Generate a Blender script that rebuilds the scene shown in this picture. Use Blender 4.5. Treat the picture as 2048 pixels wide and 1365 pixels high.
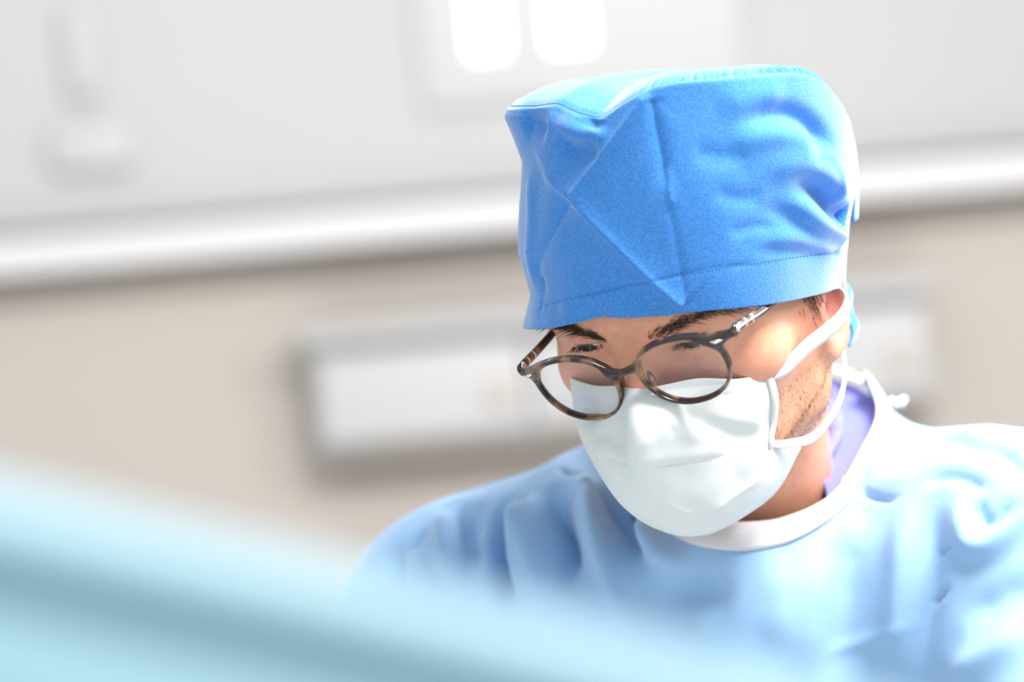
import bpy, math, random
import numpy as np
from mathutils import Vector, Matrix
from mathutils.bvhtree import BVHTree

random.seed(4); rng = np.random.default_rng(7)
for o in list(bpy.data.objects): bpy.data.objects.remove(o)
scene = bpy.context.scene
COL = scene.collection
V3 = lambda *a: np.array(a, float)

# ------------------------------------------------------------------ camera
FPX, CX, CY = 5850.0, 1024.0, 682.5          # focal length in pixels of a 2048 x 1365 frame
ROLL = math.radians(5.0)
CAM = V3(0, 0, 1.55)
RIGHT = V3(math.cos(ROLL), 0, -math.sin(ROLL)); UP = V3(math.sin(ROLL), 0, math.cos(ROLL)); FWD = V3(0, 1, 0)
M3 = np.stack([RIGHT, FWD, UP], 1)
cd = bpy.data.cameras.new('camera'); cam = bpy.data.objects.new('camera', cd); COL.objects.link(cam)
cam.matrix_world = Matrix(((RIGHT[0], UP[0], -FWD[0], CAM[0]), (RIGHT[1], UP[1], -FWD[1], CAM[1]), (RIGHT[2], UP[2], -FWD[2], CAM[2]), (0, 0, 0, 1)))
cd.sensor_width = 36; cd.lens = FPX / 2048 * 36; cd.clip_start = 0.05
cd.dof.use_dof = True; cd.dof.focus_distance = 1.635; cd.dof.aperture_fstop = 2.9
scene.camera = cam

def W(px, py, d):                              # a point seen at a pixel, at its own depth d in metres
    return CAM + M3 @ V3((px - CX) / FPX * d, d, (CY - py) / FPX * d)

# ------------------------------------------------------------------ light and exposure
world = bpy.data.worlds.new('world'); scene.world = world; world.use_nodes = True
bg = world.node_tree.nodes['Background']; bg.inputs[0].default_value = (0.93, 0.97, 1, 1); bg.inputs[1].default_value = 0.72
def area(name, loc, target, size, energy, color, sy=None):
    l = bpy.data.lights.new(name, 'AREA'); l.energy = energy; l.color = color; l.shape = 'RECTANGLE'; l.size = size; l.size_y = sy or size
    o = bpy.data.objects.new(name, l); COL.objects.link(o); o.location = loc
    o.rotation_euler = (Vector(target) - Vector(loc)).to_track_quat('-Z', 'Y').to_euler()
    return o
area('operating_light', (0.80, 1.10, 2.9), (0.12, 1.72, 1.4), 0.7, 76, (1, 0.95, 0.92))
area('side_light', (1.6, 2.0, 2.4), (0.12, 1.75, 1.45), 0.8, 30, (1, 0.94, 0.92))
area('ceiling_light', (-0.3, 3.1, 3.0), (-0.1, 3.6, 1.2), 1.6, 8, (1, 0.99, 0.97), 0.8)
vs = scene.view_settings
vs.view_transform = 'Standard'; vs.look = 'None'; vs.gamma = 1; vs.use_curve_mapping = False; vs.exposure = 0.21

# ------------------------------------------------------------------ materials
def mat(name, color, rough=0.6, **k):
    m = bpy.data.materials.new(name); m.use_nodes = True
    b = m.node_tree.nodes['Principled BSDF']
    b.inputs['Base Color'].default_value = (*color, 1); b.inputs['Roughness'].default_value = rough
    for key, v in k.items(): b.inputs[key.replace('_', ' ')].default_value = v
    return m
def nodes(m): return m.node_tree.nodes, m.node_tree.links, m.node_tree.nodes['Principled BSDF']
def add_noise_color(m, c2, scale, lo=0.4, hi=0.65, detail=3, coord='Object'):
    n, l, b = nodes(m); tc = n.new('ShaderNodeTexCoord'); t = n.new('ShaderNodeTexNoise'); r = n.new('ShaderNodeValToRGB')
    t.inputs['Scale'].default_value = scale; t.inputs['Detail'].default_value = detail
    r.color_ramp.elements[0].position = lo; r.color_ramp.elements[1].position = hi
    r.color_ramp.elements[0].color = b.inputs['Base Color'].default_value[:]; r.color_ramp.elements[1].color = (*c2, 1)
    l.new(tc.outputs[coord], t.inputs['Vector']); l.new(t.outputs['Fac'], r.inputs['Fac']); l.new(r.outputs['Color'], b.inputs['Base Color'])
    return r
def add_bump(m, scale, strength, dist=0.001, kind='noise', detail=2):
    n, l, b = nodes(m); tc = n.new('ShaderNodeTexCoord'); bp = n.new('ShaderNodeBump')
    bp.inputs['Strength'].default_value = strength; bp.inputs['Distance'].default_value = dist
    if kind == 'weave':
        out = []
        for d in ('X', 'Z'):
            w = n.new('ShaderNodeTexWave'); w.bands_direction = d; w.inputs['Scale'].default_value = scale; w.inputs['Distortion'].default_value = 1.5
            w.inputs['Detail Scale'].default_value = 3; l.new(tc.outputs['Object'], w.inputs['Vector']); out.append(w.outputs['Fac'])
        mx = n.new('ShaderNodeMath'); mx.operation = 'ADD'; l.new(out[0], mx.inputs[0]); l.new(out[1], mx.inputs[1]); l.new(mx.outputs[0], bp.inputs['Height'])
    else:
        t = n.new('ShaderNodeTexNoise'); t.inputs['Scale'].default_value = scale; t.inputs['Detail'].default_value = detail
        l.new(tc.outputs['Object'], t.inputs['Vector']); l.new(t.outputs['Fac'], bp.inputs['Height'])
    l.new(bp.outputs['Normal'], b.inputs['Normal'])

MT = {}
MT['cap'] = mat('cap_cotton', (0.026, 0.205, 0.62), 0.85, Sheen_Weight=0.75, Sheen_Roughness=0.4); add_noise_color(MT['cap'], (0.070, 0.285, 0.70), 900, 0.38, 0.66, 4); add_bump(MT['cap'], 1100, 0.45, 0.0008, detail=4)
MT['cap_thread'] = mat('cap_thread', (0.06, 0.24, 0.62), 0.8)
MT['gown'] = mat('gown_cloth', (0.29, 0.49, 0.745), 0.75, Sheen_Weight=0.3, Sheen_Roughness=0.45); add_bump(MT['gown'], 420, 0.16, 0.0005, 'weave')
MT['band'] = mat('neckband_knit', (0.66, 0.66, 0.68), 0.8); add_bump(MT['band'], 700, 0.3, 0.0006)
MT['scrub'] = mat('scrub_cotton', (0.19, 0.21, 0.56), 0.8); add_bump(MT['scrub'], 900, 0.2, 0.0006)
MT['mask'] = mat('mask_fleece', (0.70, 0.73, 0.72), 0.85); add_bump(MT['mask'], 900, 0.25, 0.0005, detail=3)
MT['strap'] = mat('strap_fleece', (0.74, 0.74, 0.74), 0.85); add_bump(MT['strap'], 1200, 0.3, 0.0005)
MT['hair'] = mat('dark_brown_hair', (0.075, 0.040, 0.024), 0.45)
MT['lash'] = mat('lash_hair', (0.015, 0.010, 0.008), 0.5)
MT['stubble'] = mat('stubble_hair', (0.16, 0.085, 0.04), 0.5)
MT['sclera'] = mat('sclera', (0.80, 0.76, 0.74), 0.15); MT['iris'] = mat('iris_brown', (0.06, 0.03, 0.015), 0.1); MT['pupil'] = mat('pupil', (0.005, 0.005, 0.005), 0.05)
MT['silver'] = mat('silver_metal', (0.85, 0.82, 0.78), 0.22, Metallic=1.0)
MT['tortoise'] = mat('tortoise_acetate', (0.022, 0.011, 0.009), 0.2, Coat_Weight=0.2, Coat_Roughness=0.05)
r_ = add_noise_color(MT['tortoise'], (0.33, 0.185, 0.085), 75, 0.50, 0.70, 2.0)
MT['lens'] = bpy.data.materials.new('clear_lens'); MT['lens'].use_nodes = True
n, l = MT['lens'].node_tree.nodes, MT['lens'].node_tree.links; n.clear()
o_ = n.new('ShaderNodeOutputMaterial'); mx_ = n.new('ShaderNodeMixShader'); tr = n.new('ShaderNodeBsdfTransparent'); gl = n.new('ShaderNodeBsdfGlossy'); fr = n.new('ShaderNodeLayerWeight'); pw = n.new('ShaderNodeMath'); ml = n.new('ShaderNodeMath'); pw.operation = 'POWER'; ml.operation = 'MULTIPLY_ADD'
tr.inputs['Color'].default_value = (0.97, 0.97, 0.98, 1); gl.inputs['Roughness'].default_value = 0.02; pw.inputs[1].default_value = 4.0; ml.inputs[1].default_value = 0.7; ml.inputs[2].default_value = 0.025; fr.inputs['Blend'].default_value = 0.5
l.new(fr.outputs['Facing'], pw.inputs[0]); l.new(pw.outputs[0], ml.inputs[0]); l.new(ml.outputs[0], mx_.inputs[0]); l.new(tr.outputs[0], mx_.inputs[1]); l.new(gl.outputs[0], mx_.inputs[2]); l.new(mx_.outputs[0], o_.inputs[0])
MT['skin'] = mat('skin', (0.62, 0.33, 0.24), 0.5, Subsurface_Weight=0.25, Subsurface_Scale=0.006)
n, l, b = nodes(MT['skin']); at_ = n.new('ShaderNodeAttribute'); at_.attribute_name = 'tone'; nz = n.new('ShaderNodeTexNoise'); tc = n.new('ShaderNodeTexCoord')
nz.inputs['Scale'].default_value = 160; nz.inputs['Detail'].default_value = 4; mxc = n.new('ShaderNodeMix'); mxc.data_type = 'RGBA'; mxc.blend_type = 'OVERLAY'; mxc.inputs[0].default_value = 0.22
l.new(tc.outputs['Object'], nz.inputs['Vector']); l.new(at_.outputs['Color'], mxc.inputs[6]); l.new(nz.outputs['Fac'], mxc.inputs[7]); l.new(mxc.outputs[2], b.inputs['Base Color'])
bp = n.new('ShaderNodeBump'); bp.inputs['Strength'].default_value = 0.25; bp.inputs['Distance'].default_value = 0.0006; nz2 = n.new('ShaderNodeTexNoise'); nz2.inputs['Scale'].default_value = 900
l.new(tc.outputs['Object'], nz2.inputs['Vector']); l.new(nz2.outputs['Fac'], bp.inputs['Height']); l.new(bp.outputs['Normal'], b.inputs['Normal'])
MT['wall'] = mat('beige_wall_paint', (0.45, 0.41, 0.37), 0.6); add_bump(MT['wall'], 30, 0.05, 0.002)
MT['wall_top'] = mat('white_wall_panel', (0.47, 0.47, 0.47), 0.6); add_noise_color(MT['wall_top'], (0.445, 0.445, 0.45), 1.3, 0.35, 0.7)
MT['white'] = mat('white_plastic', (0.49, 0.49, 0.49), 0.5); MT['grey'] = mat('light_grey_plastic', (0.43, 0.43, 0.43), 0.6)
MT['rail'] = mat('white_rail_paint', (0.62, 0.62, 0.62), 0.45)
MT['bright'] = mat('bright_white_panel', (0.53, 0.53, 0.53), 0.5)
MT['taupe'] = mat('taupe_shade', (0.27, 0.235, 0.205), 0.7)  # shade colour for the strips under the rail and the cabinet
MT['taupe_knob'] = mat('beige_knob', (0.55, 0.47, 0.40), 0.5)
MT['floor'] = mat('grey_floor', (0.72, 0.72, 0.71), 0.4); add_noise_color(MT['floor'], (0.68, 0.68, 0.68), 40)
MT['lamp'] = mat('lit_diffuser', (1, 1, 1), 0.5, Emission_Color=(1, 1, 1, 1), Emission_Strength=1.0)
MT['drape'] = mat('aqua_drape', (0.21, 0.38, 0.45), 0.8, Sheen_Weight=0.3); add_bump(MT['drape'], 400, 0.2)

# ------------------------------------------------------------------ object helpers
def link(name, verts, faces, material, base=(0, 0, 0), parent=None, smooth=True):
    base = np.asarray(base, float)
    me = bpy.data.meshes.new(name); me.from_pydata((np.asarray(verts, float) - base).tolist(), [], [list(map(int, f)) for f in faces]) if not isinstance(faces, np.ndarray) else fast_mesh(me, np.asarray(verts, float) - base, faces)
    me.update()
    if smooth: me.polygons.foreach_set('use_smooth', [True] * len(me.polygons))
    me.materials.append(material)
    o = bpy.data.objects.new(name, me); COL.objects.link(o)
    if parent is None: o.location = base
    else:
        o.parent = parent; o.location = base - root_pos(parent)
    return o
def root_pos(o):
    p = np.array(o.location)
    while o.parent is not None: o = o.parent; p = p + np.array(o.location)
    return p
def fast_mesh(me, v, f):
    k = f.shape[1]; me.vertices.add(len(v)); me.vertices.foreach_set('co', v.astype(np.float32).ravel())
    me.loops.add(f.size); me.loops.foreach_set('vertex_index', f.astype(np.int32).ravel())
    me.polygons.add(len(f)); me.polygons.foreach_set('loop_start', np.arange(0, f.size, k, dtype=np.int32))
    me.update(calc_edges=True)
def tag(o, label, cat, group=None, kind=None):
    if label: o['label'] = label
    if cat: o['category'] = cat
    if group: o['group'] = group
    if kind: o['kind'] = kind
    return o
def thing(name, label, cat, loc, group=None):
    o = bpy.data.objects.new(name, None); COL.objects.link(o); o.location = loc; o.empty_display_size = 0.05
    return tag(o, label, cat, group)
def grid_faces(nu, nv, closed_u=False):         # verts index = v*nu + u
    f = []
    for v in range(nv - 1):
        for u in range(nu if closed_u else nu - 1):
            a = v * nu + u; b2 = v * nu + (u + 1) % nu; f.append((a, b2, b2 + nu, a + nu))
    return np.array(f)
def solidify(o, t, offset=0):
    m = o.modifiers.new('thickness', 'SOLIDIFY'); m.thickness = t; m.offset = offset
def spline(pts, n):                              # Catmull-Rom through points
    P = np.asarray(pts, float); P = np.vstack([2 * P[0] - P[1], P, 2 * P[-1] - P[-2]]); m = len(P) - 3
    t = np.linspace(0, m - 1e-9, n); i = t.astype(int); s = (t - i)[:, None]
    a, b2, c, d = P[i], P[i + 1], P[i + 2], P[i + 3]
    return 0.5 * (2 * b2 + (c - a) * s + (2 * a - 5 * b2 + 4 * c - d) * s ** 2 + (3 * b2 - a - 3 * c + d) * s ** 3)
def tube(path, rad, n=10, up=None, flat=1.0):   # swept oval; rad scalar or per-point; flat squeezes along the frame's second axis
    P = np.asarray(path, float); T = np.gradient(P, axis=0); T /= np.linalg.norm(T, axis=1)[:, None]
    rad = np.broadcast_to(rad, len(P)); up = V3(0, 0, 1) if up is None else np.asarray(up, float)
    a = np.cross(T, np.broadcast_to(up, P.shape)); a /= np.linalg.norm(a, axis=1)[:, None]; b2 = np.cross(T, a)
    th = np.linspace(0, 2 * np.pi, n, endpoint=False)
    v = P[:, None] + rad[:, None, None] * (np.cos(th)[None, :, None] * b2[:, None] + flat * np.sin(th)[None, :, None] * a[:, None])
    f = [tuple(x) for x in grid_faces(n, len(P), True)[:, ::-1]] + [tuple(range(n)), tuple(range(len(P) * n - 1, len(P) * n - n - 1, -1))]
    return v.reshape(-1, 3), f
def box(x0, x1, y0, y1, z0, z1, bev=0.0):
    import bmesh
    bm = bmesh.new(); bmesh.ops.create_cube(bm, size=1)
    for v in bm.verts: v.co = (x0 + (v.co.x + .5) * (x1 - x0), y0 + (v.co.y + .5) * (y1 - y0), z0 + (v.co.z + .5) * (z1 - z0))
    if bev: bmesh.ops.bevel(bm, geom=list(bm.edges), offset=bev, segments=3, profile=0.5, affect='EDGES')
    v = [tuple(x.co) for x in bm.verts]; bm.verts.index_update(); f = [tuple(w.index for w in x.verts) for x in bm.faces]; bm.free()
    return v, f
def strands(roots, dirs, lens, rad, curl=None):   # tapered three-sided hairs in one mesh
    vs_, fs = [], []
    for i, (p, d, L) in enumerate(zip(roots, dirs, lens)):
        d = d / np.linalg.norm(d); a = np.cross(d, V3(.3, .5, .8)); a /= np.linalg.norm(a); b2 = np.cross(d, a)
        k = len(vs_); c = curl[i] if curl is not None else np.zeros(3)
        for s, r in ((0, 1), (.5, .8)):
            q = p + d * L * s + c * L * s * s
            for t in (0, 2.094, 4.189): vs_.append(q + rad * r * (math.cos(t) * a + math.sin(t) * b2))
        vs_.append(p + d * L + c * L)
        for j in range(3):
            fs.append((k + j, k + (j + 1) % 3, k + 3 + (j + 1) % 3, k + 3 + j)); fs.append((k + 3 + j, k + 3 + (j + 1) % 3, k + 6))
    return vs_, fs

# ------------------------------------------------------------------ signed-distance modelling
def ell(p, c, r):
    q = p - np.asarray(c, np.float32); r = np.asarray(r, np.float32)
    k0 = np.linalg.norm(q / r, axis=-1); k1 = np.linalg.norm(q / (r * r), axis=-1)
    return k0 * (k0 - 1) / np.maximum(k1, 1e-6)
def sph(p, c, r): return np.linalg.norm(p - np.asarray(c, np.float32), axis=-1) - r
def rc(p, a, b, ra, rb):
    a = np.asarray(a, np.float32); b = np.asarray(b, np.float32); d = b - a
    t = np.clip(((p - a) @ d) / (d @ d), 0, 1)
    return np.linalg.norm(p - a - t[..., None] * d, axis=-1) - (ra + (rb - ra) * t)
def smin(a, b, k): h = np.maximum(k - np.abs(a - b), 0) / k; return np.minimum(a, b) - h * h * k * .25
def smax(a, b, k): return -smin(-a, -b, k)
def surface(f, lo, hi, h):
    lo = np.asarray(lo, float); B = 8; nb = np.ceil((np.asarray(hi) - lo) / h / B).astype(int); N = nb * B
    ctr = lo + (np.stack(np.meshgrid(*[np.arange(k) for k in nb], indexing='ij'), -1) * B + (B - 1) / 2) * h
    cv = f(ctr.reshape(-1, 3).astype(np.float32)).reshape(nb)
    V = np.repeat(np.repeat(np.repeat(cv, B, 0), B, 1), B, 2).astype(np.float32)
    V6 = V.reshape(nb[0], B, nb[1], B, nb[2], B)
    act = np.argwhere(np.abs(cv) < h * B * 1.25)
    off = np.stack(np.meshgrid(*[np.arange(B)] * 3, indexing='ij'), -1).reshape(-1, 3)
    for s in range(0, len(act), 1500):
        ab = act[s:s + 1500]; P = lo + (ab[:, None] * B + off[None]) * h
        val = f(P.reshape(-1, 3).astype(np.float32)).reshape(-1, B, B, B)
        V6[ab[:, 0], :, ab[:, 1], :, ab[:, 2], :] = val
    V = V6.reshape(N); S = V < 0
    c = [S[i:N[0] - 1 + i, j:N[1] - 1 + j, k:N[2] - 1 + k] for i in (0, 1) for j in (0, 1) for k in (0, 1)]
    a = c[0].copy(); o = c[0].copy()
    for x in c[1:]: a &= x; o |= x
    A = np.argwhere(o & ~a); idx = np.full(N - 1, -1, np.int32); idx[A[:, 0], A[:, 1], A[:, 2]] = np.arange(len(A))
    cor = np.array([(i, j, k) for i in (0, 1) for j in (0, 1) for k in (0, 1)])
    cvals = np.stack([V[A[:, 0] + q[0], A[:, 1] + q[1], A[:, 2] + q[2]] for q in cor], 1)
    acc = np.zeros((len(A), 3)); cnt = np.zeros(len(A))
    for i in range(8):
        for j in range(i + 1, 8):
            if np.abs(cor[i] - cor[j]).sum() == 1:
                x = (cvals[:, i] < 0) != (cvals[:, j] < 0); t = cvals[:, i] / np.where(x, cvals[:, i] - cvals[:, j], 1)
                acc += np.where(x[:, None], cor[i] + t[:, None] * (cor[j] - cor[i]), 0); cnt += x
    verts = lo + (A + acc / cnt[:, None]) * h; F = []
    for ax in range(3):
        sl0 = [slice(1, N[i] - 1) for i in range(3)]; sl1 = list(sl0); sl0[ax] = slice(0, N[ax] - 1); sl1[ax] = slice(1, N[ax])
        s0, s1 = S[tuple(sl0)], S[tuple(sl1)]; E = np.argwhere(s0 != s1); first = s0[s0 != s1]
        E = E + np.array([0 if i == ax else 1 for i in range(3)]); u, v = (ax + 1) % 3, (ax + 2) % 3
        du = np.zeros(3, int); du[u] = 1; dv = np.zeros(3, int); dv[v] = 1
        q = np.stack([idx[tuple((E - d).T)] for d in (du * 0, du, du + dv, dv)], 1)
        q = np.where(first[:, None], q, q[:, ::-1]); F.append(q[(q >= 0).all(1)])
    return verts, np.concatenate(F)
def grad(f, p, e=5e-4):
    g = np.stack([f((p + d).astype(np.float32)) - f((p - d).astype(np.float32)) for d in np.eye(3) * e], -1)
    return g / np.maximum(np.linalg.norm(g, axis=-1, keepdims=True), 1e-9)
def vnormals(v, f):
    n = np.zeros_like(v); 
    c = np.cross(v[f[:, 2]] - v[f[:, 0]], v[f[:, 3 if f.shape[1] > 3 else 1]] - v[f[:, 1]])
    for k in range(f.shape[1]): np.add.at(n, f[:, k], c)
    return n / np.maximum(np.linalg.norm(n, axis=1, keepdims=True), 1e-12)
def compact(v, f, keep):
    f = f[keep]; used = np.unique(f); m = np.full(len(v), -1); m[used] = np.arange(len(used)); return v[used], m[f], used

class Cloth:                                      # folds laid onto a surface as relief along 3-D lines
    def __init__(s, v, f): s.v = v; s.f = f; s.n = vnormals(v, f); s.d = np.zeros(len(v)); s.bvh = BVHTree.FromPolygons(v.tolist(), f.tolist())
    def hit(s, px, py):
        d = W(px, py, 1.0) - CAM; h = s.bvh.ray_cast(Vector(CAM), Vector(d).normalized()); return None if h[0] is None else np.array(h[0])
    def fold(s, line, width, amp, mode='ridge', ends=(0.25, 0.25), dim=2):
        P = [s.hit(*q) for q in line]; P = np.array([q for q in P if q is not None])
        if len(P) < 2: return
        if len(P) > 2: P = spline(P, 4 * len(P))
        best = np.full(len(s.v), 1e9); tt = np.zeros(len(s.v)); side = np.zeros(len(s.v)); L = np.linalg.norm(np.diff(P, axis=0), axis=1); cum = np.r_[0, np.cumsum(L)]
        sel = np.linalg.norm(s.v - P.mean(0), axis=1) < cum[-1] + 5 * width; vv = s.v[sel]; b = best[sel]; t_ = tt[sel]; sd = side[sel]; nn = s.n[sel]
        for i in range(len(P) - 1):
            e = P[i + 1] - P[i]; k = np.clip(((vv - P[i]) @ e) / max(e @ e, 1e-12), 0, 1); q = vv - P[i] - k[:, None] * e; dd = np.linalg.norm(q, axis=1)
            m = dd < b; b[m] = dd[m]; t_[m] = (cum[i] + k[m] * L[i]) / cum[-1]; sd[m] = np.sign((np.cross(e / max(L[i], 1e-9), q[m]) * nn[m]).sum(1))
        fade = np.clip(t_ / max(ends[0], 1e-3), 0, 1) if ends[0] else np.ones_like(t_)
        if ends[1]: fade = np.minimum(fade, np.clip((1 - t_) / ends[1], 0, 1))
        fade = fade * fade * (3 - 2 * fade); x = b / width
        if mode == 'ridge': w_ = np.exp(-x * x)
        elif mode == 'crease': w_ = np.exp(-x * 1.6)
        elif mode == 'step': w_ = np.where(sd > 0, np.exp(-x * .7) * (1 - np.exp(-x * 6)), 0)
        s.d[sel] += amp * fade * w_
    def out(s): return s.v + s.n * s.d[:, None]

def noise3(p, scale, seed=0, n=5):                # smooth pseudo-noise from sines
    r = np.random.default_rng(seed); o = np.zeros(len(p))
    for i in range(n):
        k = r.normal(size=3) * scale; o += np.sin(p @ k + r.uniform(0, 6.28))
    return o / n

# ------------------------------------------------------------------ head pose and frames
def rot(v):
    th = np.linalg.norm(v); k = np.asarray(v) / th; K = np.array([[0, -k[2], k[1]], [k[2], 0, -k[0]], [-k[1], k[0], 0]])
    return np.eye(3) + math.sin(th) * K + (1 - math.cos(th)) * K @ K
def rx(a): a = math.radians(a); return np.array([[1, 0, 0], [0, math.cos(a), -math.sin(a)], [0, math.sin(a), math.cos(a)]])
G0 = M3 @ rot([0.6859, -0.3148, -0.464]); GR = G0 @ rot([0, -.045, 0]); GT = CAM + M3 @ V3(0.0656, 1.6180, -0.0216)       # eyeglasses frame: x across, y back, z up
HR = G0 @ rot([-0.2257, 0.0601, -0.0021]); HT = CAM + M3 @ V3(0.1120, 1.7123, 0.018)   # head frame: origin between the ears
H = lambda p: HT + np.asarray(p, float) @ HR.T
cu = M3 @ V3(-.03, -.25, .967); cu /= np.linalg.norm(cu); cf_ = HR @ V3(0, -1, 0); cf_ = cf_ - cu * (cf_ @ cu); cf_ /= np.linalg.norm(cf_)
KR = np.stack([np.cross(cu, cf_) , -cf_, cu], 1); KR[:, 0] *= np.sign(np.linalg.det(KR))                 # cap frame, worn a little askew
KT = HT + HR @ V3(0, .005, .03) + M3 @ V3(.0026, 0, 0)
K = lambda p: KT + np.asarray(p, float) @ KR.T
toH = lambda p: (p - HT.astype(np.float32)) @ HR.astype(np.float32)
G = lambda p: GT + np.asarray(p, float) @ GR.T

# ------------------------------------------------------------------ room setting
YW = 4.2
def wall_obj(name, z0, z1, x0, x1, m, y=YW, t=0.15):
    v, f = box(x0, x1, y, y + t, z0, z1); return tag(link(name, v, f, m, (0, y, z0), smooth=False), None, None, kind='structure')
def wz(px, py): return W(px, py, YW)
ZR = wz(0, 600)[2]
wall = wall_obj('wall_back', 0, ZR, -3, 3, MT['wall']); wall['label'] = 'beige lower wall behind the surgeon'
wt = wall_obj('wall_back_upper', ZR, 3.2, -3, 3, MT['wall_top']); wt['label'] = 'white upper wall panels behind the surgeon'
v, f = box(-3, 3, -2.5, YW + .15, -0.1, 0); fl = tag(link('floor', v, f, MT['floor'], (0, 0, 0), smooth=False), None, None, kind='structure'); fl['label'] = 'grey floor of the operating room'
def trim(name, py0, py1, depth, m, label):
    z1, z0 = wz(0, py0)[2], wz(0, py1)[2]; v, f = box(-3, 3, YW - depth, YW, z0, z1, min(.008, (z1 - z0) * .3))
    o = tag(link(name, v, f, m, (0, YW, z0)), None, None, kind='structure'); o['label'] = label; return o
trim('trim_1', 425, 470, 0.02, MT['grey'], 'thin grey strip above the white rail')
trim('trim_2', 485, 560, 0.06, MT['rail'], 'white horizontal rail along the back wall')
trim('rail_shade_strip', 564, 612, 0.012, MT['taupe'], 'taupe strip standing in for the shadow under the white rail')  # shadow band below the rail, put in as a dark strip

def Wt(px, py, d): return W(px, py, d + .062)
def xz(px, py): p = W(px, py, YW); return p[0], p[2]
unit = thing('wall_cabinet', 'low white wall-mounted cabinet behind the surgeon\'s head', 'cabinet', (xz(1220, 790)[0], YW, xz(1220, 850)[1]))
ux0, uz1 = xz(622, 655); ux1, _ = xz(1832, 540); _, uz0 = xz(640, 905)
ub = np.array(unit.location)
def upart(name, x0, x1, y0, y1, z0, z1, m, par=None, bev=.006):
    v, f = box(x0, x1, y0, y1, z0, z1, bev); return link(name, v, f, m, ((x0 + x1) / 2, y1, z0), par or unit)
upart('body', ux0, ux1, YW - .10, YW, uz0, uz1, MT['white'], None, .012)
um = ux0 + .30
for a_, b_ in ((ux0 + .012, um), (um + .006, um + .28), (um + .286, ux1 - .012)):
    d_ = upart('door', a_, b_, YW - .118, YW - .101, uz0 + .012, uz1 - .045, MT['white']); upart('handle', b_ - .05, b_ - .02, YW - .135, YW - .119, uz0 + .05, uz0 + .075, MT['taupe_knob'], d_, .006)
upart('top_ledge', ux0 - .008, ux1 + .008, YW - .13, YW, uz1 - .030, uz1, MT['grey'])
upart('bottom_shade_strip', ux0 + .005, ux1 - .005, YW - .09, YW, uz0 - .022, uz0 - .001, MT['taupe'])  # dark strip in place of the shadow beneath the cabinet
def wbox(name, px0, py0, px1, py1, y0, y1, m, parent=None, bev=.006, base=None):
    (x0, z1), (x1, z0) = xz(px0, py0), xz(px1, py1); v, f = box(x0, x1, y0, y1, z0, z1, bev); return link(name, v, f, m, ((x0 + x1) / 2, y1, z0), parent)
win = wbox('window_1', 800, -330, 1490, 165, YW - .012, YW, MT['bright'], None, .005); win['kind'] = 'structure'; win['label'] = 'bright white window panel above the surgeon\'s head'
wbox('pane', 905, -300, 1010, 110, YW - .016, YW - .013, MT['lamp'], win, .001); wbox('pane', 1065, -300, 1180, 95, YW - .016, YW - .013, MT['lamp'], win, .001)
tag(wbox('wall_reflection_tall', 125, 20, 200, 195, YW - .02, YW, MT['white'], None, .009), 'narrow upright reflection on the far upper wall, modelled as a white box', 'reflection')  # upright highlight on the wall, built as a pale box
tag(wbox('wall_reflection_wide', 100, 262, 270, 335, YW - .02, YW, MT['white'], None, .009), 'low wide reflection on the wall below the upright one, modelled as a white box', 'holder')  # oval wall highlight, likewise a pale box in its place
# ------------------------------------------------------------------ torso field (gown surface); body and scrubs lie inside it
NB = Wt(1500, 1010, 1.775)
TY = math.radians(-14); TX = math.radians(20)
TR = M3 @ np.array([[math.cos(TY), -math.sin(TY), 0], [math.sin(TY), math.cos(TY), 0], [0, 0, 1]]) @ np.array([[1, 0, 0], [0, math.cos(TX), -math.sin(TX)], [0, math.sin(TX), math.cos(TX)]])
TC = Wt(1500, 1560, 1.80)
SL, SR_ = Wt(925, 1245, 1.80), Wt(2035, 1120, 1.69)
def torso(p):
    q = (p - TC.astype(np.float32)) @ TR.astype(np.float32)
    d = ell(q, (0, 0, 0), (.175, .118, .25))
    d = smin(d, rc(p, NB, SL, .062, .062), .07); d = smin(d, rc(p, NB, SR_, .062, .064), .07)
    d = smin(d, rc(p, SL, Wt(700, 1900, 1.70), .066, .055), .05); d = smin(d, rc(p, SR_, Wt(2230, 1750, 1.56), .068, .056), .05)
    return d
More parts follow.
